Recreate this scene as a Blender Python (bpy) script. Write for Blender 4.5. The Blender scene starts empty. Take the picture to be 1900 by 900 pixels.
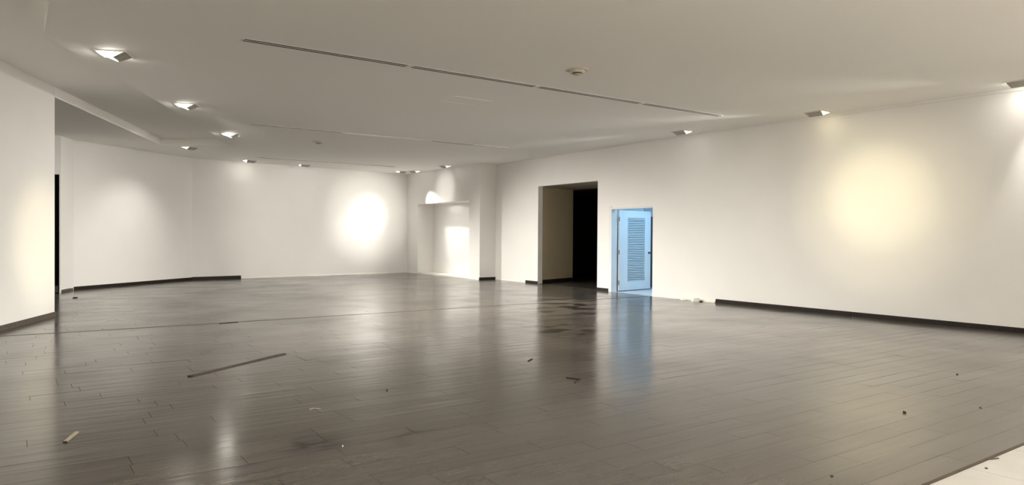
import bpy, bmesh, math, random
import numpy as np
from mathutils import Vector, Matrix
random.seed(7)

# ------------------------------------------------------------------ camera, world, exposure
SC = bpy.context.scene
COL = SC.collection
EYE = Vector((0.0, 0.0, 1.5))
FPX, YAW, PITCH, ROLL = 1307.49, 0.6151, -0.0097, 0.0067
fwd = Vector((math.sin(YAW)*math.cos(PITCH), math.cos(YAW)*math.cos(PITCH), math.sin(PITCH)))
rt0 = Vector((math.cos(YAW), -math.sin(YAW), 0)); up0 = rt0.cross(fwd)
rgt = rt0*math.cos(ROLL) + up0*math.sin(ROLL)
upv = -rt0*math.sin(ROLL) + up0*math.cos(ROLL)
cam = bpy.data.cameras.new('camera'); cam.sensor_fit = 'HORIZONTAL'; cam.sensor_width = 36.0
cam.lens = FPX/1900*36.0; cam.clip_start = 0.05; cam.clip_end = 200
camo = bpy.data.objects.new('camera', cam); COL.objects.link(camo)
M = Matrix((rgt, upv, -fwd)).transposed().to_4x4(); M.translation = EYE
camo.matrix_world = M
SC.camera = camo

W = bpy.data.worlds.new('world'); SC.world = W; W.use_nodes = True
bgn = W.node_tree.nodes['Background']
bgn.inputs[0].default_value = (1.0, 0.93, 0.82, 1); bgn.inputs[1].default_value = 0.0
vs = SC.view_settings
vs.view_transform = 'Standard'; vs.look = 'None'; vs.gamma = 1.0; vs.use_curve_mapping = False
vs.exposure = 1.24
SC.cycles.max_bounces = 8; SC.cycles.diffuse_bounces = 7; SC.cycles.glossy_bounces = 4; SC.cycles.sample_clamp_indirect = 4.0
LIGHT = 1.0            # overall strength of the ceiling wall washers and their added fill

# ------------------------------------------------------------------ room dimensions (metres, camera stands at x=0 y=0)
H = 3.917              # main ceiling
HR = 4.10              # raised ceiling pocket on the left
YF = -4.0              # front end of the room, behind the camera
W1 = Vector((0.59, 15.0)); WD = Vector((0.385, 0.923)).normalized()      # end of the left wall, its direction
K0 = Vector((0.95, 20.85)); K1 = Vector((1.27, 21.6)); K2 = Vector((4.68, 24.45)); K3 = Vector((6.23, 24.62)); K4 = Vector((12.85, 25.45))
F1 = Vector((12.80, 20.0)); G1 = Vector((13.45, 20.02)); G0 = Vector((13.13, 12.43)); RX = 13.11
Y_EDGE = 2.045         # where the wood floor meets the entrance tiles
Y_SEAM = 12.47

# ------------------------------------------------------------------ materials
def mat(name, color, rough=0.6, spec=0.5, metal=0.0, emit=None, estr=0.0, bump=0.0, bscale=60.0, var=0.0, vscale=3.0):
    m = bpy.data.materials.new(name); m.use_nodes = True
    nt = m.node_tree; b = nt.nodes['Principled BSDF']
    b.inputs['Base Color'].default_value = (*color, 1)
    b.inputs['Roughness'].default_value = rough
    b.inputs['Metallic'].default_value = metal
    b.inputs['Specular IOR Level'].default_value = spec
    if emit:
        b.inputs['Emission Color'].default_value = (*emit, 1); b.inputs['Emission Strength'].default_value = estr
    if bump or var:
        g = nt.nodes.new('ShaderNodeNewGeometry')
    if var:
        n = nt.nodes.new('ShaderNodeTexNoise'); n.inputs['Scale'].default_value = vscale; n.inputs['Detail'].default_value = 4
        nt.links.new(g.outputs['Position'], n.inputs['Vector'])
        r = nt.nodes.new('ShaderNodeMapRange'); r.inputs[1].default_value = 0.3; r.inputs[2].default_value = 0.7
        r.inputs[3].default_value = 1-var; r.inputs[4].default_value = 1+var
        nt.links.new(n.outputs['Fac'], r.inputs[0])
        mx = nt.nodes.new('ShaderNodeVectorMath'); mx.operation = 'SCALE'; mx.inputs[0].default_value = color
        nt.links.new(r.outputs[0], mx.inputs['Scale']); nt.links.new(mx.outputs[0], b.inputs['Base Color'])
    if bump:
        n2 = nt.nodes.new('ShaderNodeTexNoise'); n2.inputs['Scale'].default_value = bscale; n2.inputs['Detail'].default_value = 3
        nt.links.new(g.outputs['Position'], n2.inputs['Vector'])
        bp = nt.nodes.new('ShaderNodeBump'); bp.inputs['Strength'].default_value = bump; bp.inputs['Distance'].default_value = 0.01
        nt.links.new(n2.outputs['Fac'], bp.inputs['Height']); nt.links.new(bp.outputs[0], b.inputs['Normal'])
    return m

def wood_floor(name):
    m = bpy.data.materials.new(name); m.use_nodes = True
    nt = m.node_tree; N = nt.nodes; Lk = nt.links; b = N['Principled BSDF']
    g = N.new('ShaderNodeNewGeometry'); oi = N.new('ShaderNodeObjectInfo')
    add = N.new('ShaderNodeMath'); add.operation = 'ADD'
    Lk.new(oi.outputs['Random'], add.inputs[0]); Lk.new(g.outputs['Random Per Island'], add.inputs[1])
    fr = N.new('ShaderNodeMath'); fr.operation = 'FRACT'; Lk.new(add.outputs[0], fr.inputs[0])
    # grain, stretched along the plank (world x), shifted per plank
    mp = N.new('ShaderNodeMapping'); mp.inputs['Scale'].default_value = (0.8, 13.0, 1.0)
    Lk.new(g.outputs['Position'], mp.inputs['Vector'])
    cmb = N.new('ShaderNodeCombineXYZ'); mu = N.new('ShaderNodeMath'); mu.operation = 'MULTIPLY'; mu.inputs[1].default_value = 37.0
    Lk.new(fr.outputs[0], mu.inputs[0]); Lk.new(mu.outputs[0], cmb.inputs[2]); Lk.new(mu.outputs[0], cmb.inputs[0])
    va = N.new('ShaderNodeVectorMath'); va.operation = 'ADD'; Lk.new(mp.outputs[0], va.inputs[0]); Lk.new(cmb.outputs[0], va.inputs[1])
    gr = N.new('ShaderNodeTexNoise'); gr.inputs['Scale'].default_value = 1.0; gr.inputs['Detail'].default_value = 1.5; gr.inputs['Roughness'].default_value = 0.5
    Lk.new(va.outputs[0], gr.inputs['Vector'])
    cr = N.new('ShaderNodeValToRGB')
    cr.color_ramp.elements[0].position = 0.30; cr.color_ramp.elements[0].color = (0.082, 0.072, 0.061, 1)
    cr.color_ramp.elements[1].position = 0.72; cr.color_ramp.elements[1].color = (0.098, 0.087, 0.075, 1)
    Lk.new(gr.outputs['Fac'], cr.inputs[0])
    # tone per plank
    tr = N.new('ShaderNodeMapRange'); tr.inputs[3].default_value = 0.9; tr.inputs[4].default_value = 1.1; Lk.new(fr.outputs[0], tr.inputs[0])
    sc = N.new('ShaderNodeVectorMath'); sc.operation = 'SCALE'; Lk.new(cr.outputs[0], sc.inputs[0]); Lk.new(tr.outputs[0], sc.inputs['Scale'])
    last = sc.outputs[0]
    # scuffs and dark smears where feet and trolleys passed (shapes of their own)
    sx = N.new('ShaderNodeSeparateXYZ'); Lk.new(g.outputs['Position'], sx.inputs[0])
    def patch(cx, cy, rx, ry, nsx, nsy, lo, hi, col, amt):
        nonlocal last
        a = N.new('ShaderNodeVectorMath'); a.operation = 'SUBTRACT'; a.inputs[1].default_value = (cx, cy, 0); Lk.new(g.outputs['Position'], a.inputs[0])
        d = N.new('ShaderNodeVectorMath'); d.operation = 'DIVIDE'; d.inputs[1].default_value = (rx, ry, 1000); Lk.new(a.outputs[0], d.inputs[0])
        l = N.new('ShaderNodeVectorMath'); l.operation = 'LENGTH'; Lk.new(d.outputs[0], l.inputs[0])
        r = N.new('ShaderNodeMapRange'); r.inputs[1].default_value = 1.0; r.inputs[2].default_value = 0.35; Lk.new(l.outputs['Value'], r.inputs[0])
        mp2 = N.new('ShaderNodeMapping'); mp2.inputs['Scale'].default_value = (nsx, nsy, 1); Lk.new(g.outputs['Position'], mp2.inputs['Vector'])
        n = N.new('ShaderNodeTexNoise'); n.inputs['Scale'].default_value = 1.0; n.inputs['Detail'].default_value = 5; Lk.new(mp2.outputs[0], n.inputs['Vector'])
        r2 = N.new('ShaderNodeMapRange'); r2.inputs[1].default_value = lo; r2.inputs[2].default_value = hi; Lk.new(n.outputs['Fac'], r2.inputs[0])
        mm = N.new('ShaderNodeMath'); mm.operation = 'MULTIPLY'; Lk.new(r.outputs[0], mm.inputs[0]); Lk.new(r2.outputs[0], mm.inputs[1])
        m3 = N.new('ShaderNodeMath'); m3.operation = 'MULTIPLY'; m3.inputs[1].default_value = amt; Lk.new(mm.outputs[0], m3.inputs[0])
        mx = N.new('ShaderNodeMix'); mx.data_type = 'RGBA'; Lk.new(m3.outputs[0], mx.inputs['Factor'])
        Lk.new(last, mx.inputs['A']); mx.inputs['B'].default_value = (*col, 1); last = mx.outputs['Result']
    dk = (0.012, 0.010, 0.009)
    patch(9.6, 12.0, 2.6, 3.2, 1.6, 2.2, 0.50, 0.56, dk, 0.9)
    patch(7.0, 9.3, 1.3, 1.8, 2.2, 2.6, 0.52, 0.57, dk, 0.9)
    patch(1.75, 4.92, 0.30, 0.34, 5, 26, 0.44, 0.50, dk, 1.0)
    patch(2.6, 4.75, 0.55, 0.55, 5, 11, 0.55, 0.63, dk, 0.7)
    patch(0.85, 4.7, 0.9, 0.8, 3, 12, 0.54, 0.64, dk, 0.6)
    patch(1.55, 4.6, 0.7, 0.5, 4, 14, 0.56, 0.66, dk, 0.55)
    # wide patches of old dust
    nd = N.new('ShaderNodeTexNoise'); nd.inputs['Scale'].default_value = 0.9; nd.inputs['Detail'].default_value = 5; Lk.new(g.outputs['Position'], nd.inputs['Vector'])
    rd = N.new('ShaderNodeMapRange'); rd.inputs[1].default_value = 0.5; rd.inputs[2].default_value = 0.8; rd.inputs[4].default_value = 0.0; Lk.new(nd.outputs['Fac'], rd.inputs[0])
    mx = N.new('ShaderNodeMix'); mx.data_type = 'RGBA'; Lk.new(rd.outputs[0], mx.inputs['Factor']); Lk.new(last, mx.inputs['A']); mx.inputs['B'].default_value = (0.24, 0.215, 0.18, 1)
    Lk.new(mx.outputs['Result'], b.inputs['Base Color'])
    # gloss
    rr = N.new('ShaderNodeMapRange'); rr.inputs[1].default_value = 0.35; rr.inputs[2].default_value = 0.75; rr.inputs[3].default_value = 0.14; rr.inputs[4].default_value = 0.24
    Lk.new(nd.outputs['Fac'], rr.inputs[0]); Lk.new(rr.outputs[0], b.inputs['Roughness'])
    b.inputs['Specular IOR Level'].default_value = 0.5
    mb = N.new('ShaderNodeMapping'); mb.inputs['Scale'].default_value = (1.1, 11.0, 1.0); Lk.new(g.outputs['Position'], mb.inputs['Vector'])
    nb = N.new('ShaderNodeTexNoise'); nb.inputs['Scale'].default_value = 1.0; nb.inputs['Detail'].default_value = 2; Lk.new(mb.outputs[0], nb.inputs['Vector'])
    bp = N.new('ShaderNodeBump'); bp.inputs['Strength'].default_value = 0.5; bp.inputs['Distance'].default_value = 0.0036
    Lk.new(nb.outputs['Fac'], bp.inputs['Height'])
    bp2 = N.new('ShaderNodeBump'); bp2.inputs['Strength'].default_value = 0.0; bp2.inputs['Distance'].default_value = 0.0006
    Lk.new(gr.outputs['Fac'], bp2.inputs['Height']); Lk.new(bp.outputs[0], bp2.inputs['Normal']); Lk.new(bp2.outputs[0], b.inputs['Normal'])
    return m

M_WALL = mat('white_plaster', (0.865, 0.855, 0.835), 0.7, 0.3, bump=0.06, bscale=14, var=0.015, vscale=1.2)
M_CEIL = mat('ceiling_paint', (0.935, 0.925, 0.90), 0.8, 0.2, bump=0.03, bscale=9)
M_FLOOR = wood_floor('grey_wood_laminate')
M_SUB = mat('subfloor', (0.05, 0.044, 0.037), 0.9, var=0.2)
M_TILE = mat('entrance_tile', (0.40, 0.39, 0.36), 0.35, 0.5, var=0.05, vscale=5)
M_GROUT = mat('tile_grout', (0.36, 0.33, 0.28), 0.9, var=0.1)
M_BASE = mat('dark_wood_skirting', (0.018, 0.012, 0.010), 0.55, 0.25, var=0.2, vscale=18)
M_BASE2 = mat('dusty_wood_skirting', (0.095, 0.078, 0.062), 0.55, 0.4, var=0.2, vscale=18)
M_EDGE = mat('brown_edge_strip', (0.045, 0.030, 0.021), 0.45, 0.5, var=0.2, vscale=25)
M_RAW = mat('raw_plaster', (0.86, 0.84, 0.78), 0.9, 0.2, bump=0.4, bscale=40, var=0.05, vscale=20)
M_METAL = mat('white_metal', (0.76, 0.74, 0.70), 0.4, 0.5, var=0.02)
M_HOOD = mat('grey_metal', (0.42, 0.40, 0.36), 0.45, 0.5, var=0.05, vscale=12)
M_SLOT = mat('black_slot', (0.012, 0.011, 0.010), 0.6, 0.2, var=0.1)
M_DARK = mat('dark_skirting_and_gloom', (0.022, 0.016, 0.013), 0.8, 0.2, var=0.15)  # skirting colour; on the dark room it paints in missing light
M_BLACK = mat('matt_black', (0.004, 0.004, 0.005), 0.9, 0.02, var=0.1)
M_KICK = mat('grey_kick_plate', (0.05, 0.055, 0.05), 0.7, 0.2, var=0.1)
M_DOOR = mat('white_door_paint', (0.74, 0.76, 0.78), 0.45, 0.5, var=0.015)
M_TEAL = mat('teal_paint_and_gap_shade', (0.10, 0.15, 0.17), 0.5, 0.4, var=0.05)
M_STEEL = mat('dark_steel', (0.16, 0.15, 0.14), 0.35, 0.5, 0.9, var=0.1)
M_TRACK = mat('brown_metal_track', (0.022, 0.017, 0.014), 0.4, 0.5, 0.3, var=0.15, vscale=20)
M_TRACKL = mat('worn_track_edge', (0.34, 0.30, 0.25), 0.4, 0.5, 0.3, var=0.15, vscale=20)
M_STICK = mat('pale_wood', (0.48, 0.43, 0.34), 0.6, 0.4, var=0.15, vscale=30)
M_CHIP = mat('dark_debris', (0.03, 0.025, 0.022), 0.7, 0.3, var=0.2, vscale=60)
M_SMOKE = mat('ivory_plastic', (0.66, 0.60, 0.50), 0.4, 0.5, var=0.02)
M_CLOSET = mat('cool_white_paint', (0.78, 0.80, 0.82), 0.7, 0.3, var=0.01)

# ------------------------------------------------------------------ mesh helpers
class MB:
    def __init__(s): s.v = []; s.f = []
    def box(s, x0, x1, y0, y1, z0, z1):
        return s.prism([(x0, y0), (x1, y0), (x1, y1), (x0, y1)], z0, z1)
    def prism(s, poly, z0, z1):
        a = sum(poly[i][0]*poly[(i+1) % len(poly)][1]-poly[(i+1) % len(poly)][0]*poly[i][1] for i in range(len(poly)))
        if a < 0: poly = list(reversed(poly))
        n = len(poly); o = len(s.v)
        s.v += [(p[0], p[1], z0) for p in poly] + [(p[0], p[1], z1) for p in poly]
        s.f.append(tuple(o+i for i in reversed(range(n)))); s.f.append(tuple(o+n+i for i in range(n)))
        for i in range(n):
            j = (i+1) % n; s.f.append((o+i, o+j, o+n+j, o+n+i))
        return s
    def seg(s, a, b, t, z0, z1, side=1):        # wall slab from a to b, thickness t to the left (side=1) of the direction
        a = Vector(a[:2]); b = Vector(b[:2]); d = (b-a).normalized(); n = Vector((-d.y, d.x))*side*t
        return s.prism([tuple(a), tuple(b), tuple(b+n), tuple(a+n)], z0, z1)
    def extr(s, prof, y0, y1):                  # profile in x,z swept along y
        n = len(prof); o = len(s.v)
        s.v += [(p[0], y0, p[1]) for p in prof] + [(p[0], y1, p[1]) for p in prof]
        s.f.append(tuple(o+i for i in range(n))); s.f.append(tuple(o+n+i for i in reversed(range(n))))
        for i in range(n):
            j = (i+1) % n; s.f.append((o+j, o+i, o+n+i, o+n+j))
        return s
    def lathe(s, prof, seg=28):                 # profile of (r, z) about the z axis
        o = len(s.v); n = len(prof)
        for k in range(seg):
            c, q = math.cos(2*math.pi*k/seg), math.sin(2*math.pi*k/seg)
            s.v += [(r*c, r*q, z) for r, z in prof]
        for k in range(seg):
            k2 = (k+1) % seg
            for i in range(n-1):
                s.f.append((o+k*n+i, o+k2*n+i, o+k2*n+i+1, o+k*n+i+1))
        s.f.append(tuple(o+k*n for k in reversed(range(seg)))); s.f.append(tuple(o+k*n+n-1 for k in range(seg)))
        return s
    def build(s, name, m, parent=None, loc=None, rotz=0, smooth=False, fix=True):
        me = bpy.data.meshes.new(name); me.from_pydata(s.v, [], s.f)
        if fix:
            bm = bmesh.new(); bm.from_mesh(me); bmesh.ops.recalc_face_normals(bm, faces=bm.faces); bm.to_mesh(me); bm.free()
        me.materials.append(m)
        o = bpy.data.objects.new(name, me); COL.objects.link(o)
        if parent: o.parent = parent
        if loc is not None: o.location = loc
        o.rotation_euler = (0, 0, rotz)
        if smooth:
            for p in me.polygons: p.use_smooth = True
        return o

def tag(o, label=None, cat=None, group=None, kind=None):
    if label: o['label'] = label
    if cat: o['category'] = cat
    if group: o['group'] = group
    if kind: o['kind'] = kind
    return o
def empty(name, loc=(0, 0, 0), rotz=0):
    o = bpy.data.objects.new(name, None); o.empty_display_size = 0.2; COL.objects.link(o)
    o.location = loc; o.rotation_euler = (0, 0, rotz); return o
def struct(o, label, cat): return tag(o, label, cat, kind='structure')
def lerp(a, b, t): return Vector(a)*(1-t) + Vector(b)*t

# ------------------------------------------------------------------ ceiling
WB = W1 - WD*((15.0-YF)/WD.y)                              # left wall at the front end of the room
E_ = Vector((3.03, 20.75)); D_ = Vector((3.30, 21.40)); C_ = Vector((4.87, 20.21)); B_ = Vector((0.30, 10.35))
poly = [(0.30, YF), tuple(B_), tuple(C_), tuple(D_), tuple(E_), tuple(W1), (W1.x-0.2, W1.y), (-2.3, 14.9), (-2.3, 20.9), (0.7, 20.9),
        (1.0, 21.8), (4.5, 24.9), (6.2, 25.0), (13.05, 25.8), (13.05, 20.3), (13.8, 20.3), (13.45, 12.3), (13.45, YF)]
struct(MB().prism(poly, H, H+0.32).build('ceiling', M_CEIL), 'flat cream painted main ceiling over the whole empty hall', 'ceiling')
pk = [(0.302, YF), (0.302, 10.352), (4.86, 20.20), (3.302, 21.39), (3.035, 20.74), tuple(W1+Vector((0.002, 0))), (WB.x-0.1, YF)]
struct(MB().prism(pk, HR, HR+0.1).build('ceiling_pocket', M_CEIL), 'raised cream ceiling pocket beside the yellow lit left wall', 'ceiling')

# ------------------------------------------------------------------ walls
struct(MB().seg(W1, WB, 0.22, 0, HR+0.05, -1).build('wall_left', M_WALL), 'nearest left wall washed by a yellow spotlight', 'wall')
mb = MB(); dA = Vector((-1, -0.06)).normalized()
q = [K0 + dA*t for t in (0.0, 0.03, 1.6, 3.1)]
mb.seg(q[0], q[1], 0.2, 0, H, -1); mb.seg(q[1], q[2], 0.2, 2.95, H, -1); mb.seg(q[2], q[3], 0.2, 0, H, -1)
struct(mb.build('wall_alcove', M_WALL), 'alcove end wall around the tall black doorway', 'wall')
struct(MB().seg(q[3], (-2.1, 9.4), 0.2, 0, H, -1).build('wall_alcove_side', M_WALL), 'hidden wall added beside the alcove to stop light leaks', 'wall')  # unseen, added to keep light from leaking in
struct(MB().seg(K0, K1, 0.02, 0, H).build('wall_return', M_WALL), 'short wall return right beside the tall black doorway', 'wall')
struct(MB().seg(K1, K2, 0.25, 0, H).build('wall_angled', M_WALL), 'angled white wall between the alcove and the far wall', 'wall')
struct(MB().seg(K2, K3, 0.25, 0, H).build('wall_back_left', M_WALL), 'narrow grey-white far wall section with dark skirting', 'wall')
struct(MB().seg(K3, K4, 0.25, 0, H).build('wall_back', M_WALL), 'far wall with the bright white spotlight circle, no skirting', 'wall')
# projecting wall with the niche
nd0, nd1, nz = 24.55, 20.70, 2.70; ND = 0.69
mb = MB()
mb.prism([(12.85, 25.45), (12.842, nd0), (13.6, nd0), (13.6, 25.6)], 0, H)
mb.prism([(12.808, nd1), (12.80, 20.0), (13.8, 20.02), (13.8, nd1)], 0, H)
mb.prism([(12.842, nd0), (12.808, nd1), (13.7, nd1), (13.7, nd0)], nz, H)
mb.box(12.83+ND, 13.75, nd1-0.02, nd0+0.02, 0, nz+0.1)
struct(mb.build('wall_niche', M_WALL), 'projecting far right wall holding the tall recessed niche', 'wall')
struct(MB().prism([(12.87, nd0-0.01), (12.84, nd1+0.01), (12.83+ND, nd1+0.01), (12.83+ND, nd0-0.01)], 0, 0.05).build('trim_1', M_RAW), 'low white plaster sill on the floor of the niche', 'sill')
# wall with passage and louvred door
GE = (G1-G0).normalized(); GN = Vector((GE.y, -GE.x))       # GN points away from the hall
def gp(s, d=0.0): return G0 + GE*s + GN*d
GL = (G1-G0).length
D0, D1, DZ = 0.0, 1.63, 2.28; P0, P1, PZ = 2.18, 5.06, 3.04; TH = 0.17
mb = MB()
mb.seg(gp(D1), gp(P0), TH, 0, H, -1); mb.seg(gp(P1), gp(GL), TH, 0, H, -1)
mb.seg(gp(D0), gp(D1), TH, DZ, H, -1); mb.seg(gp(P0), gp(P1), TH, PZ, H, -1)
struct(mb.build('wall_right_far', M_WALL), 'white wall pierced by the dark passage and the louvred door', 'wall')
struct(MB().box(RX, RX+0.25, YF, 12.43, 0, H).build('wall_right', M_WALL), 'long right wall with the soft yellow spotlight pool', 'wall')
struct(MB().box(WB.x-0.3, 13.4, YF-0.2, YF, 0, HR+0.1).build('wall_front_added', M_WALL), 'unseen wall added behind the viewer to bounce light back', 'wall')  # added to keep light bouncing inside the hall
# small moulding at the top of the right wall, deeper towards the viewer
mb = MB(); o0 = 0
mb.v = [(RX, 12.4, H), (RX-0.035, 12.4, H), (RX, 12.4, H-0.004), (RX-0.035, 12.4, H-0.004), (RX, YF, H), (RX-0.035, YF, H), (RX, YF, H-0.10), (RX-0.035, YF, H-0.10)]
mb.f = [(0, 1, 3, 2), (4, 6, 7, 5), (1, 5, 7, 3), (2, 3, 7, 6), (0, 2, 6, 4), (0, 4, 5, 1)]
struct(mb.build('trim_2', M_WALL), 'shallow white cornice along the top of the right wall', 'cornice')

# passage behind the dark opening
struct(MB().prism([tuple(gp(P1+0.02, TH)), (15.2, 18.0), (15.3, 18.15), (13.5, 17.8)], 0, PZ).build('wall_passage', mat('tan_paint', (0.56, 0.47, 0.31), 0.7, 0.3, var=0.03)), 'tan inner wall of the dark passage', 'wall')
struct(MB().prism([(13.40, 14.50), (15.2, 14.75), (15.4, 15.0), (13.42, 14.66)], 0, PZ).build('wall_partition', M_CLOSET), 'partition between the passage and the blue lit store room', 'wall')
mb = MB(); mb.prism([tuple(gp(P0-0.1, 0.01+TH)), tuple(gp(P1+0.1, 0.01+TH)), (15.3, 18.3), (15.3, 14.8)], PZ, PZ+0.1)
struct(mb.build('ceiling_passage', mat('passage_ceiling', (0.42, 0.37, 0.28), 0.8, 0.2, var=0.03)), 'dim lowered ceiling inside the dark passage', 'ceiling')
mb = MB(); mb.box(15.3, 19.5, 22.0, 22.2, 0, 3.3); mb.box(19.3, 19.5, 15.0, 22.0, 0, 3.3); mb.box(15.32, 19.5, 14.85, 15.0, 0, 3.3); mb.box(15.0, 15.25, 18.16, 22.2, 0, 3.3)  # darkness of the unlit room is put into the wall colour
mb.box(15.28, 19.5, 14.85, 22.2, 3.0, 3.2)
struct(mb.build('wall_dark_room', M_DARK), 'unlit room beyond the passage, its darkness painted dark brown', 'wall')
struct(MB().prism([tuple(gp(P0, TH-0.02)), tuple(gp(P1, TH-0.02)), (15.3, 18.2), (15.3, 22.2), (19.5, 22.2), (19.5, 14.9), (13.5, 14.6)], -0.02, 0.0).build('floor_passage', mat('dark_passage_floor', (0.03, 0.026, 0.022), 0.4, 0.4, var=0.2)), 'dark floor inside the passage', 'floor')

# store room behind the louvred door
mb = MB(); mb.box(15.2, 15.4, 10.0, 14.74, 0, 2.9); mb.box(13.37, 15.4, 9.9, 10.1, 0, 2.9)
struct(mb.build('wall_store', M_CLOSET), 'blue lit back wall of the store room behind the louvred door', 'wall')
struct(MB().prism([(13.2, 9.9), (15.4, 9.9), (15.4, 14.95), (13.36, 14.66)], 2.9, 3.0).build('ceiling_store', M_CLOSET), 'ceiling of the blue lit store room', 'ceiling')
struct(MB().prism([tuple(gp(0, 0.0)), (13.37, 9.9), (15.4, 9.9), (15.4, 14.8), (13.42, 14.55), tuple(gp(D1, 0.0))], -0.02, 0.0).build('floor_store', mat('pale_store_floor', (0.62, 0.64, 0.66), 0.4, 0.5, var=0.03)), 'pale floor of the blue lit store room', 'floor')

# ------------------------------------------------------------------ floor: subfloor, planks, tiles
def x_left(y):
    if y < 15.0: return (W1 - WD*((15.0-y)/WD.y)).x - 0.08
    if y < 20.6: return -2.0
    if y < 21.6: return 0.9
    if y < 24.4: return 1.2 + (y-21.6)*(4.68-1.27)/(24.45-21.6)
    return 6.2
def x_right(y):
    if y < 12.43: return RX+0.03
    if y < 20.0: return G0.x + (y-12.43)*(G1.x-G0.x)/(G1.y-G0.y) + 0.02
    return 12.85+ (ND if nd1 < y < nd0 else 0)
fl = MB().prism([(x_left(Y_EDGE), Y_EDGE), (x_left(14.9), 14.9), (-2.1, 14.9), (-2.1, 20.5), (0.9, 20.6), (1.2, 21.7), (4.6, 24.55), (6.2, 24.75), (12.9, 25.5), (13.5, 24.5), (13.5, 20.0), (13.2, 12.4), (13.2, Y_EDGE)], -0.06, -0.010).build('floor', M_SUB)
struct(fl, 'grey-brown laminate plank floor of the empty hall', 'floor')

PWID, PLEN, GAP = 0.2055, 1.24, 0.0022
KNOWN = {0: 4.0, 1: 5.22, 2: 4.625, 3: 5.61, 4: 4.935, 6: 4.44, 9: 1.81}
def plank_shape(l, w):
    c = 0.0004; a, b = l/2-GAP/2, w/2-GAP/2
    v = [(-a, -b, -0.010), (a, -b, -0.010), (a, b, -0.010), (-a, b, -0.010), (-a, -b, -c), (a, -b, -c), (a, b, -c), (-a, b, -c),
         (-a+c, -b+c, 0), (a-c, -b+c, 0), (a-c, b-c, 0), (-a+c, b-c, 0)]
    f = [(8, 9, 10, 11)] + [(i, (i+1) % 4, 4+(i+1) % 4, 4+i) for i in range(4)] + [(4+i, 4+(i+1) % 4, 8+(i+1) % 4, 8+i) for i in range(4)]
    return v, f
rnd = random.Random(3)
planks = []
j = 0
while True:
    y0 = Y_EDGE + 0.004 + j*PWID
    if y0 > 25.45: break
    yc = y0 + PWID/2
    xl, xr = x_left(yc), x_right(yc)
    if yc > 24.62: xl = max(xl, 6.2 + (yc-24.62)*(12.85-6.23)/(25.45-24.62) - 0.3)
    ph = KNOWN.get(j, rnd.uniform(0, PLEN)); off = rnd.uniform(0, 1)
    k = math.floor((xl-ph)/PLEN)
    while ph + k*PLEN < xr:
        a, b = max(ph+k*PLEN, xl), min(ph+(k+1)*PLEN, xr); k += 1
        if b-a > 0.05: planks.append(((a+b)/2, yc, b-a, math.radians(rnd.gauss(0, 0.17)), math.radians(rnd.gauss(0, 0.03))))
    j += 1
def project(x, y, z):
    d = Vector((x, y, z)) - EYE; w = d.dot(fwd)
    if w < 0.3: return None
    return 950+FPX*d.dot(rgt)/w, 450-FPX*d.dot(upv)/w, w
def shown(p):
    x, y, l = p[0], p[1], p[2]; c = project(x, y, 0)
    if c is None: return 0
    pts = [project(x+sx*l/2, y+sy*PWID/2, 0) for sx, sy in ((-1, -1), (1, -1), (1, 1), (-1, 1))]
    if any(q is None for q in pts): return 0
    ins = 0
    for u in np.linspace(-.5, .5, 7):
        q = project(x+u*l, y, 0)
        if q and 0 <= q[0] <= 1900 and 0 <= q[1] <= 900: ins += 1
    ar = abs(sum(pts[i][0]*pts[(i+1) % 4][1]-pts[(i+1) % 4][0]*pts[i][1] for i in range(4)))/2
    return ar*ins/7
order = sorted(planks, key=shown, reverse=True)
singles, rest = order[:290], order[290:]
v, f = plank_shape(PLEN, PWID)
pm = bpy.data.meshes.new('plank'); pm.from_pydata(v, [], f); pm.materials.append(M_FLOOR); pm.materials.append(M_SUB)
for q_ in pm.polygons: q_.material_index = 0 if q_.index == 0 else 1
for (x, y, l, ax, ay) in singles:
    o = bpy.data.objects.new('plank', pm); COL.objects.link(o); o.parent = fl
    o.location = (x, y, 0); o.rotation_euler = (ax, ay, 0); o.scale = (l/PLEN, 1, 1)
mb = MB()
for (x, y, l, ax, ay) in rest:
    v, f = plank_shape(l, PWID); o = len(mb.v)
    mb.v += [(x+q[0], y+q[1], q[2] + q[1]*ax - q[0]*ay) for q in v]; mb.f += [tuple(o+i for i in t) for t in f]
pf = mb.build('plank_field', M_FLOOR, fl, fix=False); tag(pf, kind='stuff')
pf.data.materials.append(M_SUB)
for q_ in pf.data.polygons: q_.material_index = 0 if q_.index % 9 == 0 else 1

TS = 0.705
ft = MB().box(WB.x, 13.2, YF, Y_EDGE-0.002, -0.06, -0.013).build('floor_entrance', M_GROUT)
struct(ft, 'pale beige tiled entrance floor in front of the wood planks', 'floor')
tv = []
a = TS/2-0.0025; c = 0.002
tv = [(-a, -a, -0.005), (a, -a, -0.005), (a, a, -0.005), (-a, a, -0.005), (-a, -a, 0.008-c), (a, -a, 0.008-c), (a, a, 0.008-c), (-a, a, 0.008-c), (-a+c, -a+c, 0.008), (a-c, -a+c, 0.008), (a-c, a-c, 0.008), (-a+c, a-c, 0.008)]
tf = [(8, 9, 10, 11)] + [(i, (i+1) % 4, 4+(i+1) % 4, 4+i) for i in range(4)] + [(4+i, 4+(i+1) % 4, 8+(i+1) % 4, 8+i) for i in range(4)]
tm = bpy.data.meshes.new('tile'); tm.from_pydata(tv, [], tf); tm.materials.append(M_TILE)
for i in range(-4, 12):
    for k in range(4):
        x = 5.12+TS/2+(i-3)*TS; y = Y_EDGE-0.014-TS/2-k*TS
        if not (-4.5 < x < 12.8): continue
        o = bpy.data.objects.new('tile', tm); COL.objects.link(o); o.parent = ft; o.location = (x, y, -0.013+0.0)
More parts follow.
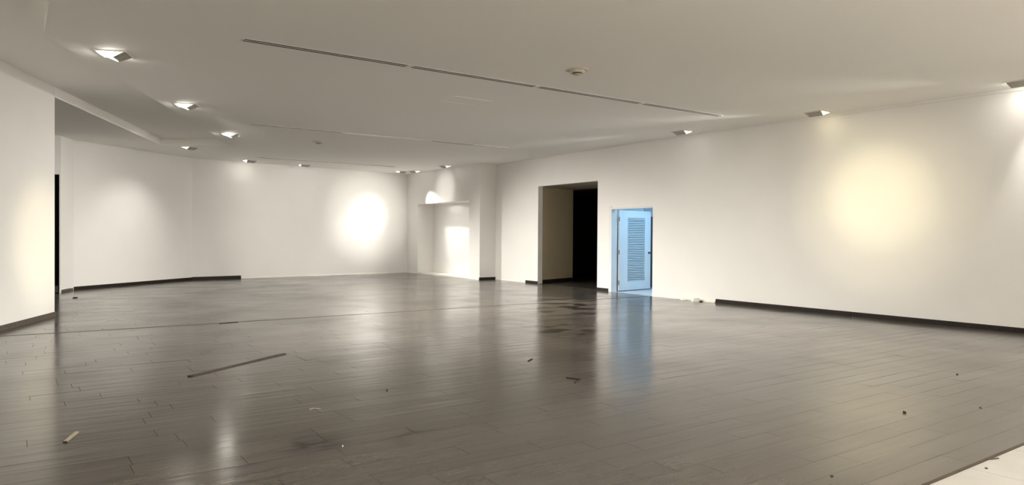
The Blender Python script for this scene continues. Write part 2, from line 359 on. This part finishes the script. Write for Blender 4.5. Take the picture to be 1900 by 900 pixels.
struct(MB().box(x_left(2)-0.0, RX, Y_EDGE-0.014, Y_EDGE+0.002, -0.012, 0.003).build('trim_3', M_EDGE), 'brown edge strip between wood planks and entrance tiles', 'edge strip')

# raised seam strip across the hall, and the gap where it is damaged
def strip_x(x0, x1, y, w, h, name, m, lab, cat):
    return struct(MB().extr([(-w/2, 0.0), (w/2, 0.0), (w*0.3, h), (-w*0.3, h)], 0, 1).build(name, m), lab, cat)
mb = MB()
yy = Y_SEAM
pts = [(-0.35, yy+0.08), (1.4, yy+0.02), (2.75, yy), (2.9, yy-0.03), (3.05, yy), (9.0, yy), (13.0, yy)]
for (xa, ya), (xb, yb) in zip(pts[:-1], pts[1:]): mb.prism([(xa, ya-0.011), (xb, yb-0.011), (xb, yb+0.011), (xa, ya+0.011)], 0.0, 0.0032)
struct(mb.build('trim_4', M_BASE2), 'thin dark seam strip running across the wood floor', 'floor seam')

# ------------------------------------------------------------------ skirting
def skirt(name, a, b, h, t, m, label, z0=0.001, side=-1):
    a = Vector(a); b = Vector(b); d = (b-a).normalized(); n = Vector((-d.y, d.x))*side
    mb = MB(); mb.prism([tuple(a), tuple(b), tuple(b+n*t), tuple(a+n*t)], z0, h*0.86)
    mb.prism([tuple(a), tuple(b), tuple(b+n*t*0.7), tuple(a+n*t*0.7)], h*0.86, h)
    return struct(mb.build(name, m), label, 'skirting')
skirt('baseboard_left', W1+WD*0.02, W1-WD*9.0, 0.085, 0.022, M_BASE2, 'dusty brown skirting at the foot of the yellow lit left wall', side=1)
skirt('baseboard_return', K0+Vector((0.02, 0.02)), K1+Vector((-0.03, -0.02)), 0.07, 0.02, M_BASE2, 'short faded skirting piece beside the black doorway')
skirt('baseboard_angled', K1, K2+Vector((0.0, -0.01)), 0.09, 0.022, M_BASE, 'dark brown skirting along the angled wall')
skirt('baseboard_back', K2, K3, 0.10, 0.022, M_BASE, 'dark skirting on the narrow far wall section')
skirt('baseboard_column', F1+Vector((-0.02, 0)), G1, 0.085, 0.022, M_BASE, 'short dark skirting on the column side of the niche wall')
skirt('baseboard_passage_left', gp(P1), gp(5.72), 0.08, 0.02, M_BASE, 'short dark skirting left of the dark passage', side=1)
skirt('baseboard_passage_right', gp(D1+0.07), gp(P0), 0.08, 0.02, M_BASE, 'short dark skirting between passage and louvred door', side=1)
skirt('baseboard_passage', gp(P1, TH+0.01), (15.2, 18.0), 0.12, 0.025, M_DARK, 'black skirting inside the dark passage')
skirt('baseboard_right_far', (RX, 7.26), (RX, 10.45), 0.085, 0.024, M_BASE, 'far length of dark skirting on the right wall', side=1)
skirt('baseboard_right', (RX, YF), (RX, 7.245), 0.085, 0.024, M_BASE, 'near length of dark skirting on the right wall', side=1)

# ragged raw plaster where skirting has been torn off
def ragged(name, a, b, label, seed, side, amp=0.03, h=0.03):
    r = random.Random(seed); a = Vector(a); b = Vector(b); L = (b-a).length; d = (b-a)/L; n = Vector((-d.y, d.x))*side
    m = int(L/0.12); mb = MB()
    prev = None
    for i in range(m+1):
        t = L*i/m; w = amp*(0.25+0.9*r.random()**2); z = h*(0.5+0.7*r.random())
        cur = (a+d*t, a+d*t+n*w, z)
        o = len(mb.v)
        mb.v += [(*cur[0], 0.0005), (*cur[1], 0.0005), (*(cur[1]-n*0.3*w), z*0.6), (*cur[0], z)]
        if i:
            p = o-4
            for q in range(4): mb.f.append((p+q, p+(q+1) % 4, o+(q+1) % 4, o+q))
    mb.f.append((0, 1, 2, 3)); o = len(mb.v)-4; mb.f.append((o+3, o+2, o+1, o))
    return struct(mb.build(name, M_RAW), label, 'plaster')
ragged('trim_5', K3+Vector((0.02, 0)), K4, 'ragged bare plaster edge along the far wall foot', 1, -1)
ragged('trim_6', (12.84, 25.40), (12.842, nd0), 'bare plaster edge left of the niche', 2, -1)
ragged('trim_7', (12.806, nd1), (12.80, 20.02), 'bare plaster edge right of the niche', 3, -1)
ragged('trim_8', gp(5.74), gp(GL-0.02), 'bare plaster edge between column and passage skirting', 4, 1)
ragged('trim_9', (RX, 10.46), (RX, 12.42), 'ragged bare plaster edge between louvred door and long skirting', 5, 1, 0.06, 0.045)

# ------------------------------------------------------------------ ceiling fixtures
def spot(parent, loc, target, watts, color, size, blend, soft):
    l = bpy.data.lights.new('lamp_and_fill', 'SPOT'); l.energy = watts*LIGHT; l.color = color; l.spot_size = math.radians(size); l.spot_blend = blend
    l.shadow_soft_size = soft
    o = bpy.data.objects.new('lamp_and_fill', l); COL.objects.link(o)
    d = (Vector(target)-Vector(loc)).normalized()
    o.rotation_euler = d.to_track_quat('-Z', 'Y').to_euler(); o.location = loc
    if parent:
        o.parent = parent; bpy.context.view_layer.update(); o.matrix_parent_inverse = parent.matrix_world.inverted()
    return o
LENS = {}
def lens_mat(col, s):
    k = (col, s)
    if k not in LENS:
        LENS[k] = mat('lamp_lens', (0.9, 0.9, 0.88), 0.4, 0.3, emit=col, estr=s, var=0.01)
        if s < 7: LENS[k].cycles.emission_sampling = 'NONE'
    return LENS[k]
WARM = (1.0, 0.88, 0.55); NEUT = (1.0, 0.95, 0.865); WHIT = (1.0, 0.965, 0.89)
def washer(x, y, facing, label, lamps, col, glow, z=H):
    """square recessed wall washer: frame flush with the ceiling, tilted hood with the lens facing the wall (local +x)"""
    t = empty('wall_washer', (x, y, z), math.atan2(facing[1], facing[0]))
    s = 0.20
    fr = MB()
    for (x0, x1, y0, y1) in ((-s, s, -s, -s+0.022), (-s, s, s-0.022, s), (-s, -s+0.022, -s+0.022, s-0.022), (s-0.022, s, -s+0.022, s-0.022)): fr.box(x0, x1, y0, y1, -0.012, 0.0)
    fr.build('frame', M_METAL, t)
    MB().box(-s+0.022, s-0.022, -s+0.022, s-0.022, -0.003, 0.0).build('backing', M_HOOD, t)
    # hood: tapered plate hanging from the room-side edge; the lens closes it towards the wall
    w = s-0.03; wb = w*0.80; ax, az = -0.02, -0.078
    hd = MB()
    hd.v = [(-w, -w, -0.003), (-w, w, -0.003), (ax, wb, az), (ax, -wb, az), (-w+0.012, -w, -0.003), (-w+0.012, w, -0.003), (ax+0.010, wb, az+0.004), (ax+0.010, -wb, az+0.004)]
    hd.f = [(0, 1, 2, 3), (4, 7, 6, 5), (0, 3, 7, 4), (1, 5, 6, 2), (3, 2, 6, 7), (0, 4, 5, 1)]
    hd.build('hood', M_HOOD, t)
    for k in (-0.09, 0.0, 0.09): MB().extr([(-w+0.03, -0.030), (ax-0.02, az+0.010), (ax-0.024, az+0.004), (-w+0.026, -0.036)], k-0.004, k+0.004).build('rib', M_HOOD, t)
    ln = MB()
    ln.v = [(ax+0.012, -wb+0.01, az+0.006), (ax+0.012, wb-0.01, az+0.006), (w-0.01, w-0.01, -0.004), (w-0.01, -w+0.01, -0.004), (ax+0.004, -wb+0.01, az+0.012), (ax+0.004, wb-0.01, az+0.012), (w-0.022, w-0.01, -0.0035), (w-0.022, -w+0.01, -0.0035)]
    ln.f = [(0, 1, 2, 3), (4, 7, 6, 5), (0, 3, 7, 4), (1, 5, 6, 2), (3, 2, 6, 7), (0, 4, 5, 1)]
    ln.build('lens', lens_mat(col, glow), t)
    tag(t, label, 'ceiling light', 'square wall washers in the ceiling')
    fx = Vector((facing[0], facing[1], 0)).normalized()
    for (tx, ty, tz, wt, c2, size, *far) in lamps:
        pos = Vector((x, y, z-0.17))-fx*0.12 if far else Vector((x, y, z-0.12))+fx*0.14  # far lamps are additions on the room side, away from the lens
        spot(t, pos, (tx, ty, tz), wt, c2, size, 1.0, 0.06)
    return t
LF = (-WD.y, WD.x)
FILL = 1350
def fill(tx, ty, tz, k=1.0): return (tx, ty, tz, FILL*k, NEUT, 75, 'far')  # added lamp, throws even fill across the hall
def added_beam(tx, ty, tz, p, c=40, col=NEUT): return (tx, ty, tz, p, col, c, 'far')  # added second lamp, makes pools and wash on opposite walls
washer(1.11, 10.89, LF, 'nearest and largest square ceiling light beside the ceiling pocket', [fill(6.2, 9.6, 0.5, 0.65), added_beam(13.11, 6.80, 2.1, 800, 18, WARM), added_beam(13.11, 6.80, 2.25, 1000, 11, WARM)], NEUT, 26.0)
washer(2.66, 14.39, LF, 'second square ceiling light along the pocket edge', [fill(7.6, 13.2, 0.5, 0.7), added_beam(9.3, 25.0, 1.2, 620, 36)], NEUT, 26.0)
washer(4.29, 17.94, LF, 'third square ceiling light at the far corner of the pocket', [(1.4, 20.6, 0.5, 80, NEUT, 100), fill(9.3, 17.0, 0.5, 0.75), added_beam(12.9, 22.5, 0.8, 250, 30), added_beam(12.82, 22.4, 3.15, 900, 10, WHIT)], NEUT, 26.0)
washer(4.01, 21.33, (-0.64, 0.77), 'dim square ceiling light in front of the angled wall', [(2.5, 22.8, 0.0, 55, NEUT, 90)], NEUT, 1.0)
washer(6.34, 23.95, (-0.2, 1), 'small bright square ceiling light above the narrow far wall section', [fill(9.4, 20.0, 0.5, 0.6)], NEUT, 7.0)
washer(8.23, 24.15, (0, 1), 'square ceiling light above the left half of the far wall', [added_beam(12.95, 22.3, 1.0, 230, 46, WHIT)], WHIT, 1.0)
washer(12.0, 24.30, (-0.3, 1), 'square ceiling light in the far corner facing the bright spotlight circle', [(9.8, 24.9, -0.3, 120, WHIT, 60), added_beam(13.5, 22.1, 0.7, 230, 50, WHIT)], WHIT, 0.8)
washer(12.36, 23.9, (1, 0.2), 'square ceiling light in the far corner facing the niche wall', [], WHIT, 0.8)
washer(12.28, 21.44, (1, 0), 'square ceiling light straight above the niche', [], WHIT, 0.8)
washer(12.52, 10.98, (1, 0), 'small square ceiling light above the wall right of the louvred door', [fill(8.0, 13.4, 0.5, 0.6), added_beam(11.1, 25.23, 2.25, 1700, 17, WHIT), added_beam(11.1, 25.23, 2.25, 2600, 8, WHIT), added_beam(8.0, 25.0, 1.2, 620, 34)], NEUT, 1.5)
washer(12.66, 7.74, (1, 0), 'square ceiling light above the yellow pool on the right wall', [fill(8.2, 11.6, 0.5, 0.45), added_beam(0.42, 14.5, 1.35, 1250, 11, WARM), added_beam(3.0, 22.8, 1.0, 380, 36)], WARM, 2.5)
washer(12.66, 4.35, (1, 0), 'square ceiling light cut by the right edge of the picture', [(13.11, 4.2, -0.3, 60, NEUT, 48), fill(8.4, 8.6, 0.5, 0.55)], NEUT, 10.0)
washer(12.66, 1.05, (1, 0), 'square ceiling light of the right wall row, out of view', [fill(8.8, 5.4, 0.5, 0.5)], NEUT, 6.0)
washer(12.66, -2.25, (1, 0), 'square ceiling light of the right wall row nearest the front, out of view', [], NEUT, 6.0)
for k, x in enumerate((-2.4, 3.4, 9.2)):  # unseen row added to brighten front ceiling and hall
    washer(x, -3.4, (0, -1), ('first', 'second', 'third')[k]+' added square light from the left behind the viewer, unseen, brightening the hall',
           [(x, -2.7, 0.0, 1000, NEUT, 120), fill(x+(4.5-x)*0.15, 1.2, 0.3, 0.62)], NEUT, 6.0, HR if x < 0.3 else H)

# linear slot diffusers
def diffuser(xa, xb, y, label, pale, group):
    t = empty('slot_diffuser', ((xa+xb)/2, y, H)); L = (xb-xa)/2; w = 0.075
    fr = MB()
    for (x0, x1, y0, y1) in ((-L, L, -w, -w+0.012), (-L, L, w-0.012, w), (-L, -L+0.03, -w+0.012, w-0.012), (L-0.03, L, -w+0.012, w-0.012)): fr.box(x0, x1, y0, y1, -0.005, 0)
    fr.build('frame', M_METAL, t)
    MB().box(-L+0.03, L-0.03, -w+0.012, w-0.012, -0.002, 0).build('slot_backing', M_METAL if pale else M_SLOT, t)
    MB().box(-L+0.03, L-0.03, -0.011, 0.011, -0.005, -0.002).build('divider', M_METAL, t)
    if pale:
        for sy in (-1, 1): MB().box(-L+0.04, L-0.04, sy*0.038-0.012, sy*0.038+0.012, -0.0045, -0.002).build('blade', M_METAL, t)
    tag(t, label, 'air diffuser', group)
g1 = 'slot diffusers in the nearest ceiling line'
for (a, b), lab in zip(((2.30, 4.61), (4.64, 6.90), (6.93, 9.29), (9.32, 11.52)),
        ('leftmost and longest-looking black slot diffuser in the nearest ceiling line', 'second black slot diffuser in the nearest line, above the access panel',
         'third black slot diffuser in the nearest ceiling line', 'rightmost black slot diffuser in the nearest ceiling line')): diffuser(a, b, 9.12, lab, False, g1)
g2 = 'slot diffusers in the middle ceiling line'
for (a, b, pale), lab in zip(((4.20, 6.37, False), (6.40, 8.70, True), (8.73, 11.09, False)),
        ('dark left slot diffuser in the middle ceiling line', 'pale closed slot diffuser in the centre of the middle ceiling line', 'right slot diffuser of the middle ceiling line')): diffuser(a, b, 16.0, lab, pale, g2)
g3 = 'slot diffusers in the farthest ceiling line'
for (a, b), lab in zip(((6.23, 8.60), (8.63, 11.01)), ('left slot diffuser in the farthest ceiling line', 'right slot diffuser in the farthest ceiling line')): diffuser(a, b, 22.8, lab, False, g3)

# smoke detectors
def smoke(x, y, label):
    t = empty('smoke_detector', (x, y, H))
    MB().lathe([(0.0, 0.0), (0.165, 0.0), (0.165, -0.006), (0.15, -0.012), (0.0, -0.012)]).build('mounting_plate', M_SMOKE, t, smooth=False)
    MB().lathe([(0.0, -0.012), (0.115, -0.012), (0.118, -0.03), (0.10, -0.045), (0.0, -0.045)]).build('body', M_SMOKE, t)
    MB().lathe([(0.0, -0.045), (0.062, -0.045), (0.062, -0.056), (0.0, -0.056)]).build('vent_ring', M_SLOT, t)
    MB().lathe([(0.0, -0.056), (0.058, -0.056), (0.05, -0.07), (0.02, -0.078), (0.0, -0.078)]).build('cap', M_HOOD, t)
    tag(t, label, 'smoke detector', 'round detectors on the ceiling')
smoke(6.69, 7.86, 'nearer round smoke detector right of the long slot diffuser line')
smoke(6.45, 17.85, 'farther small round smoke detector beyond the middle diffuser line')
# access panel
t = empty('access_panel', (6.64, 10.86, H))
MB().box(-0.37, 0.37, -0.25, 0.25, -0.002, 0).build('panel', M_CEIL, t)
fr = MB()
for (x0, x1, y0, y1) in ((-0.39, 0.39, -0.27, -0.255), (-0.39, 0.39, 0.255, 0.27), (-0.39, -0.375, -0.255, 0.255), (0.375, 0.39, -0.255, 0.255)): fr.box(x0, x1, y0, y1, -0.003, 0)
fr.build('rim', M_CEIL, t)
tag(t, 'flush square access panel in the ceiling between diffuser lines', 'access panel')

# ------------------------------------------------------------------ doors
# black doorway in the alcove
t = empty('door_2', (0, 0, 0)); struct(t, 'tall matt black door in the alcove behind the left wall', 'door')
b0, b1 = q[1]+Vector((-0.02, 0.05)), q[2]+Vector((0.02, 0.05))
MB().seg(b0, b1, 0.05, 0.0, 2.94, -1).build('leaf', M_BLACK, t)
MB().seg(b0+Vector((0, -0.015)), b1+Vector((0, -0.015)), 0.012, 0.004, 0.17, -1).build('kick_plate', M_KICK, t)

# louvred door: frame + leaf opened into the store room
t = empty('door_1', (0, 0, 0)); struct(t, 'open white louvred door lit blue from the store room', 'door')
fr = MB()
fr.prism([tuple(gp(D1-0.055, -0.012)), tuple(gp(D1+0.05, -0.012)), tuple(gp(D1+0.05, 0.0)), tuple(gp(D1-0.055, 0.0))], 0.0, DZ+0.04)
fr.prism([tuple(gp(D1-0.055, 0.0)), tuple(gp(D1, 0.0)), tuple(gp(D1, TH+0.02)), tuple(gp(D1-0.055, TH+0.02))], 0.0, DZ)
fr.prism([tuple(gp(0.0, -0.012)), tuple(gp(D1-0.055, -0.012)), tuple(gp(D1-0.055, TH+0.02)), tuple(gp(0.0, TH+0.02))], DZ-0.05, DZ)
fr.build('frame', M_DOOR, t)
hinge = gp(D1-0.075, TH+0.06); LA = math.radians(6.5)
leaf = empty('leaf', (hinge.x, hinge.y, 0.02), LA); leaf.parent = t
LW, LHt, LT = 1.38, 2.19, 0.045
# local x along the leaf, -y faces the viewer
def part(name, x0, x1, z0, z1, y0=-LT/2, y1=LT/2, m=M_DOOR): return MB().box(x0, x1, y0, y1, z0, z1).build(name, m, leaf)
sx0, sx1, rz0, rz1 = 0.36, 1.12, 0.24, LHt-0.20
body = MB(); body.box(0.0, sx0, -LT/2, LT/2, 0, LHt); body.box(sx1, LW, -LT/2, LT/2, 0, LHt); body.box(sx0, sx1, -LT/2, LT/2, 0, rz0); body.box(sx0, sx1, -LT/2, LT/2, rz1, LHt)
body.build('leaf_frame', M_DOOR, leaf)
part('louvre_gap_shade', sx0, sx1, rz0, rz1, LT/2-0.006, LT/2-0.001, M_TEAL)  # dark sheet paints the shade between the slats
ns = 36; pitch_ = (rz1-rz0)/ns
sm = MB().extr([(-0.021, -0.015), (-0.019, -0.019), (0.014, 0.010), (0.012, 0.014)], sx0, sx1)
sv = [(v_[1], v_[0], v_[2]) for v_ in sm.v]
sme = bpy.data.meshes.new('slat'); sme.from_pydata(sv, [], sm.f)
bm = bmesh.new(); bm.from_mesh(sme); bmesh.ops.recalc_face_normals(bm, faces=bm.faces); bm.to_mesh(sme); bm.free(); sme.materials.append(M_DOOR)
for i in range(ns):
    o = bpy.data.objects.new('slat', sme); COL.objects.link(o); o.parent = leaf; o.location = (0, 0, rz0+(i+0.5)*pitch_)
kb = MB().lathe([(0.0, 0.0), (0.032, 0.0), (0.032, 0.006), (0.012, 0.010), (0.012, 0.035), (0.026, 0.042), (0.030, 0.055), (0.022, 0.068), (0.0, 0.070)], 16).build('knob', M_STEEL, leaf, (LW-0.09, -LT/2, 1.02))
kb.rotation_euler = (math.pi/2, 0, 0)
for zz in (0.22, 1.05, 1.95):
    h_ = MB().lathe([(0.0, -0.06), (0.014, -0.06), (0.014, 0.06), (0.0, 0.06)], 10).build('hinge', M_STEEL, leaf, (-0.012, -LT/2-0.004, zz))
# teal door inside the store room
t = empty('door_3', (0, 0, 0)); struct(t, 'dark teal door on the store room back wall', 'door')
MB().box(15.16, 15.195, 13.75, 14.66, 0.03, 2.08).build('leaf', M_TEAL, t)
MB().box(15.17, 15.198, 13.68, 13.74, 0.0, 2.12).build('jamb', M_DOOR, t)
MB().lathe([(0.0, 0.0), (0.03, 0.0), (0.012, 0.01), (0.012, 0.04), (0.028, 0.05), (0.02, 0.07), (0.0, 0.07)], 14).build('handle', M_STEEL, t, (15.16, 13.9, 1.0)).rotation_euler = (0, -math.pi/2, 0)
# store room lamp
t = empty('ceiling_panel_light', (14.3, 12.4, 2.9)); tag(t, 'cool blue-white panel light on the store room ceiling, out of view', 'ceiling light')
MB().box(-0.32, 0.32, -0.62, 0.62, -0.04, 0.0).build('housing', M_METAL, t)
MB().box(-0.29, 0.29, -0.59, 0.59, -0.045, -0.04).build('panel', mat('cool_panel', (0.8, 0.9, 1.0), 0.4, emit=(0.36, 0.70, 1.0), estr=8.5, var=0.01), t)

# ------------------------------------------------------------------ things lying on the floor
def lying(name, p, q_, build_fn, z=0.001):
    p, q_ = Vector(p), Vector(q_); d = q_-p
    t = empty(name, (p.x, p.y, z), math.atan2(d.y, d.x)); build_fn(t, d.length); return t
def track(t, L):
    w = 0.018; mb = MB(); mb.box(0, L, -w, w, 0, 0.003); mb.build('base', M_TRACKL, t)
    for sy in (-1, 1):
        MB().box(0.01, L, sy*w-0.005, sy*w+0.005, 0.003, 0.008).build('flange', M_TRACK, t)
    MB().box(0.03, L-0.02, -0.004, 0.004, 0.003, 0.006).build('inner_lip', M_TRACKL, t)
    MB().box(-0.03, 0.015, -0.018, 0.022, 0.0, 0.010).build('end_cap', M_TRACK, t)
tag(lying('metal_track', (1.52, 7.98), (2.77, 8.83), track), 'long dark brown metal track lying on the wood floor', 'metal track')
def stick(t, L):
    mb = MB(); mb.box(0, L, -0.013, 0.013, 0, 0.010); mb.build('strip', M_STICK, t)
    MB().box(-0.004, 0.0, -0.012, 0.012, 0.001, 0.009).build('sawn_end', M_CHIP, t)
    MB().box(0.0, L, 0.013, 0.018, 0.0, 0.005).build('tongue', M_KICK, t)
tag(lying('wooden_strip', (0.30, 5.94), (0.385, 6.18), stick), 'short pale wooden strip lying at the lower left of the floor', 'wooden strip')
def chip(name, x, y, s, lab, m, flat=0.5, seed=0, cat='debris', z=0.0):
    r = random.Random(seed); n = 7; mb = MB(); o = []
    pts = [(s*(0.6+0.6*r.random())*math.cos(2*math.pi*i/n), 0.6*s*(0.6+0.6*r.random())*math.sin(2*math.pi*i/n)) for i in range(n)]
    mb.v = [(a_, b_, 0.0) for a_, b_ in pts] + [(a_*0.75+0.1*s*r.random(), b_*0.75, s*flat*(0.6+0.7*r.random())) for a_, b_ in pts]
    mb.f = [tuple(reversed(range(n))), tuple(range(n, 2*n))] + [(i, (i+1) % n, n+(i+1) % n, n+i) for i in range(n)]
    ob = mb.build(name, m, loc=(x, y, z+0.0008), rotz=r.random()*3); tag(ob, lab, cat); return ob
chip('dark_chip', 6.25, 2.98, 0.022, 'black crumb on the wood floor below the yellow light pool', M_CHIP, 0.6, 1)
chip('dark_chip', 7.0, 2.69, 0.022, 'flat dark crumb near the right edge of the wood floor', M_CHIP, 0.2, 2)
chip('dark_chip', 4.20, 2.44, 0.016, 'tiny dark crumb on the planks near the bottom edge', M_CHIP, 0.4, 3)
chip('dark_chip', 8.5, 3.5, 0.014, 'tiny dark speck far right on the wood floor', M_CHIP, 0.6, 4)
chip('dark_chip', 1.14, 19.0, 0.06, 'small dark scrap in front of the alcove doorway', M_CHIP, 0.35, 6)
chip('dark_chip', 2.93, 6.22, 0.016, 'tiny black speck in the middle of the floor', M_CHIP, 0.6, 7)
chip('dark_chip', 5.20, 1.96, 0.014, 'small brown crumb lying on the entrance tile', M_EDGE, 0.4, 8, z=-0.005)
chip('pale_chip', 1.9, 4.75, 0.010, 'tiny white speck near the dark smear on the floor', M_RAW, 0.6, 9)
chip('plaster_lump', 12.97, 10.92, 0.15, 'white plaster lump where the right skirting starts', M_RAW, 0.45, 10, 'rubble')
chip('plaster_lump', 12.98, 11.3, 0.10, 'smaller white plaster lump left of the skirting end', M_RAW, 0.4, 11, 'rubble')
chip('dark_chip', 12.95, 10.75, 0.06, 'dark scrap among the white plaster rubble', M_CHIP, 0.35, 12)
def splinter(name, pts, w, h, m, lab, z=0.001):
    mb = MB()
    for (a_, b_) in zip(pts[:-1], pts[1:]):
        a_, b_ = Vector(a_), Vector(b_); d = (b_-a_).normalized(); n = Vector((-d.y, d.x))*w/2
        mb.prism([tuple(a_-n), tuple(b_-n), tuple(b_+n), tuple(a_+n)], z, z+h)
    ob = mb.build(name, m); tag(ob, lab, 'debris'); return ob
splinter('bent_strip', [(4.68, 5.50), (4.83, 5.58), (4.77, 5.74)], 0.012, 0.008, M_CHIP, 'bent black sliver on the floor in line with the passage')
splinter('dark_splinter', [(5.40, 2.035), (5.50, 2.00)], 0.012, 0.006, M_EDGE, 'brown splinter lying across the tile edge', z=-0.004)
splinter('dark_splinter', [(5.02, 6.75), (5.15, 6.85)], 0.02, 0.006, M_CHIP, 'short dark sliver behind the bent black sliver')
splinter('pale_scrap', [(2.06, 5.90), (2.10, 5.93), (2.15, 5.88)], 0.006, 0.003, M_STICK, 'small white scrap beside the light reflection on the floor')
splinter('seam_chip', [(2.80, 12.40), (2.95, 12.42), (3.10, 12.44)], 0.05, 0.006, M_CHIP, 'dark broken chip at the floor seam left of the middle')
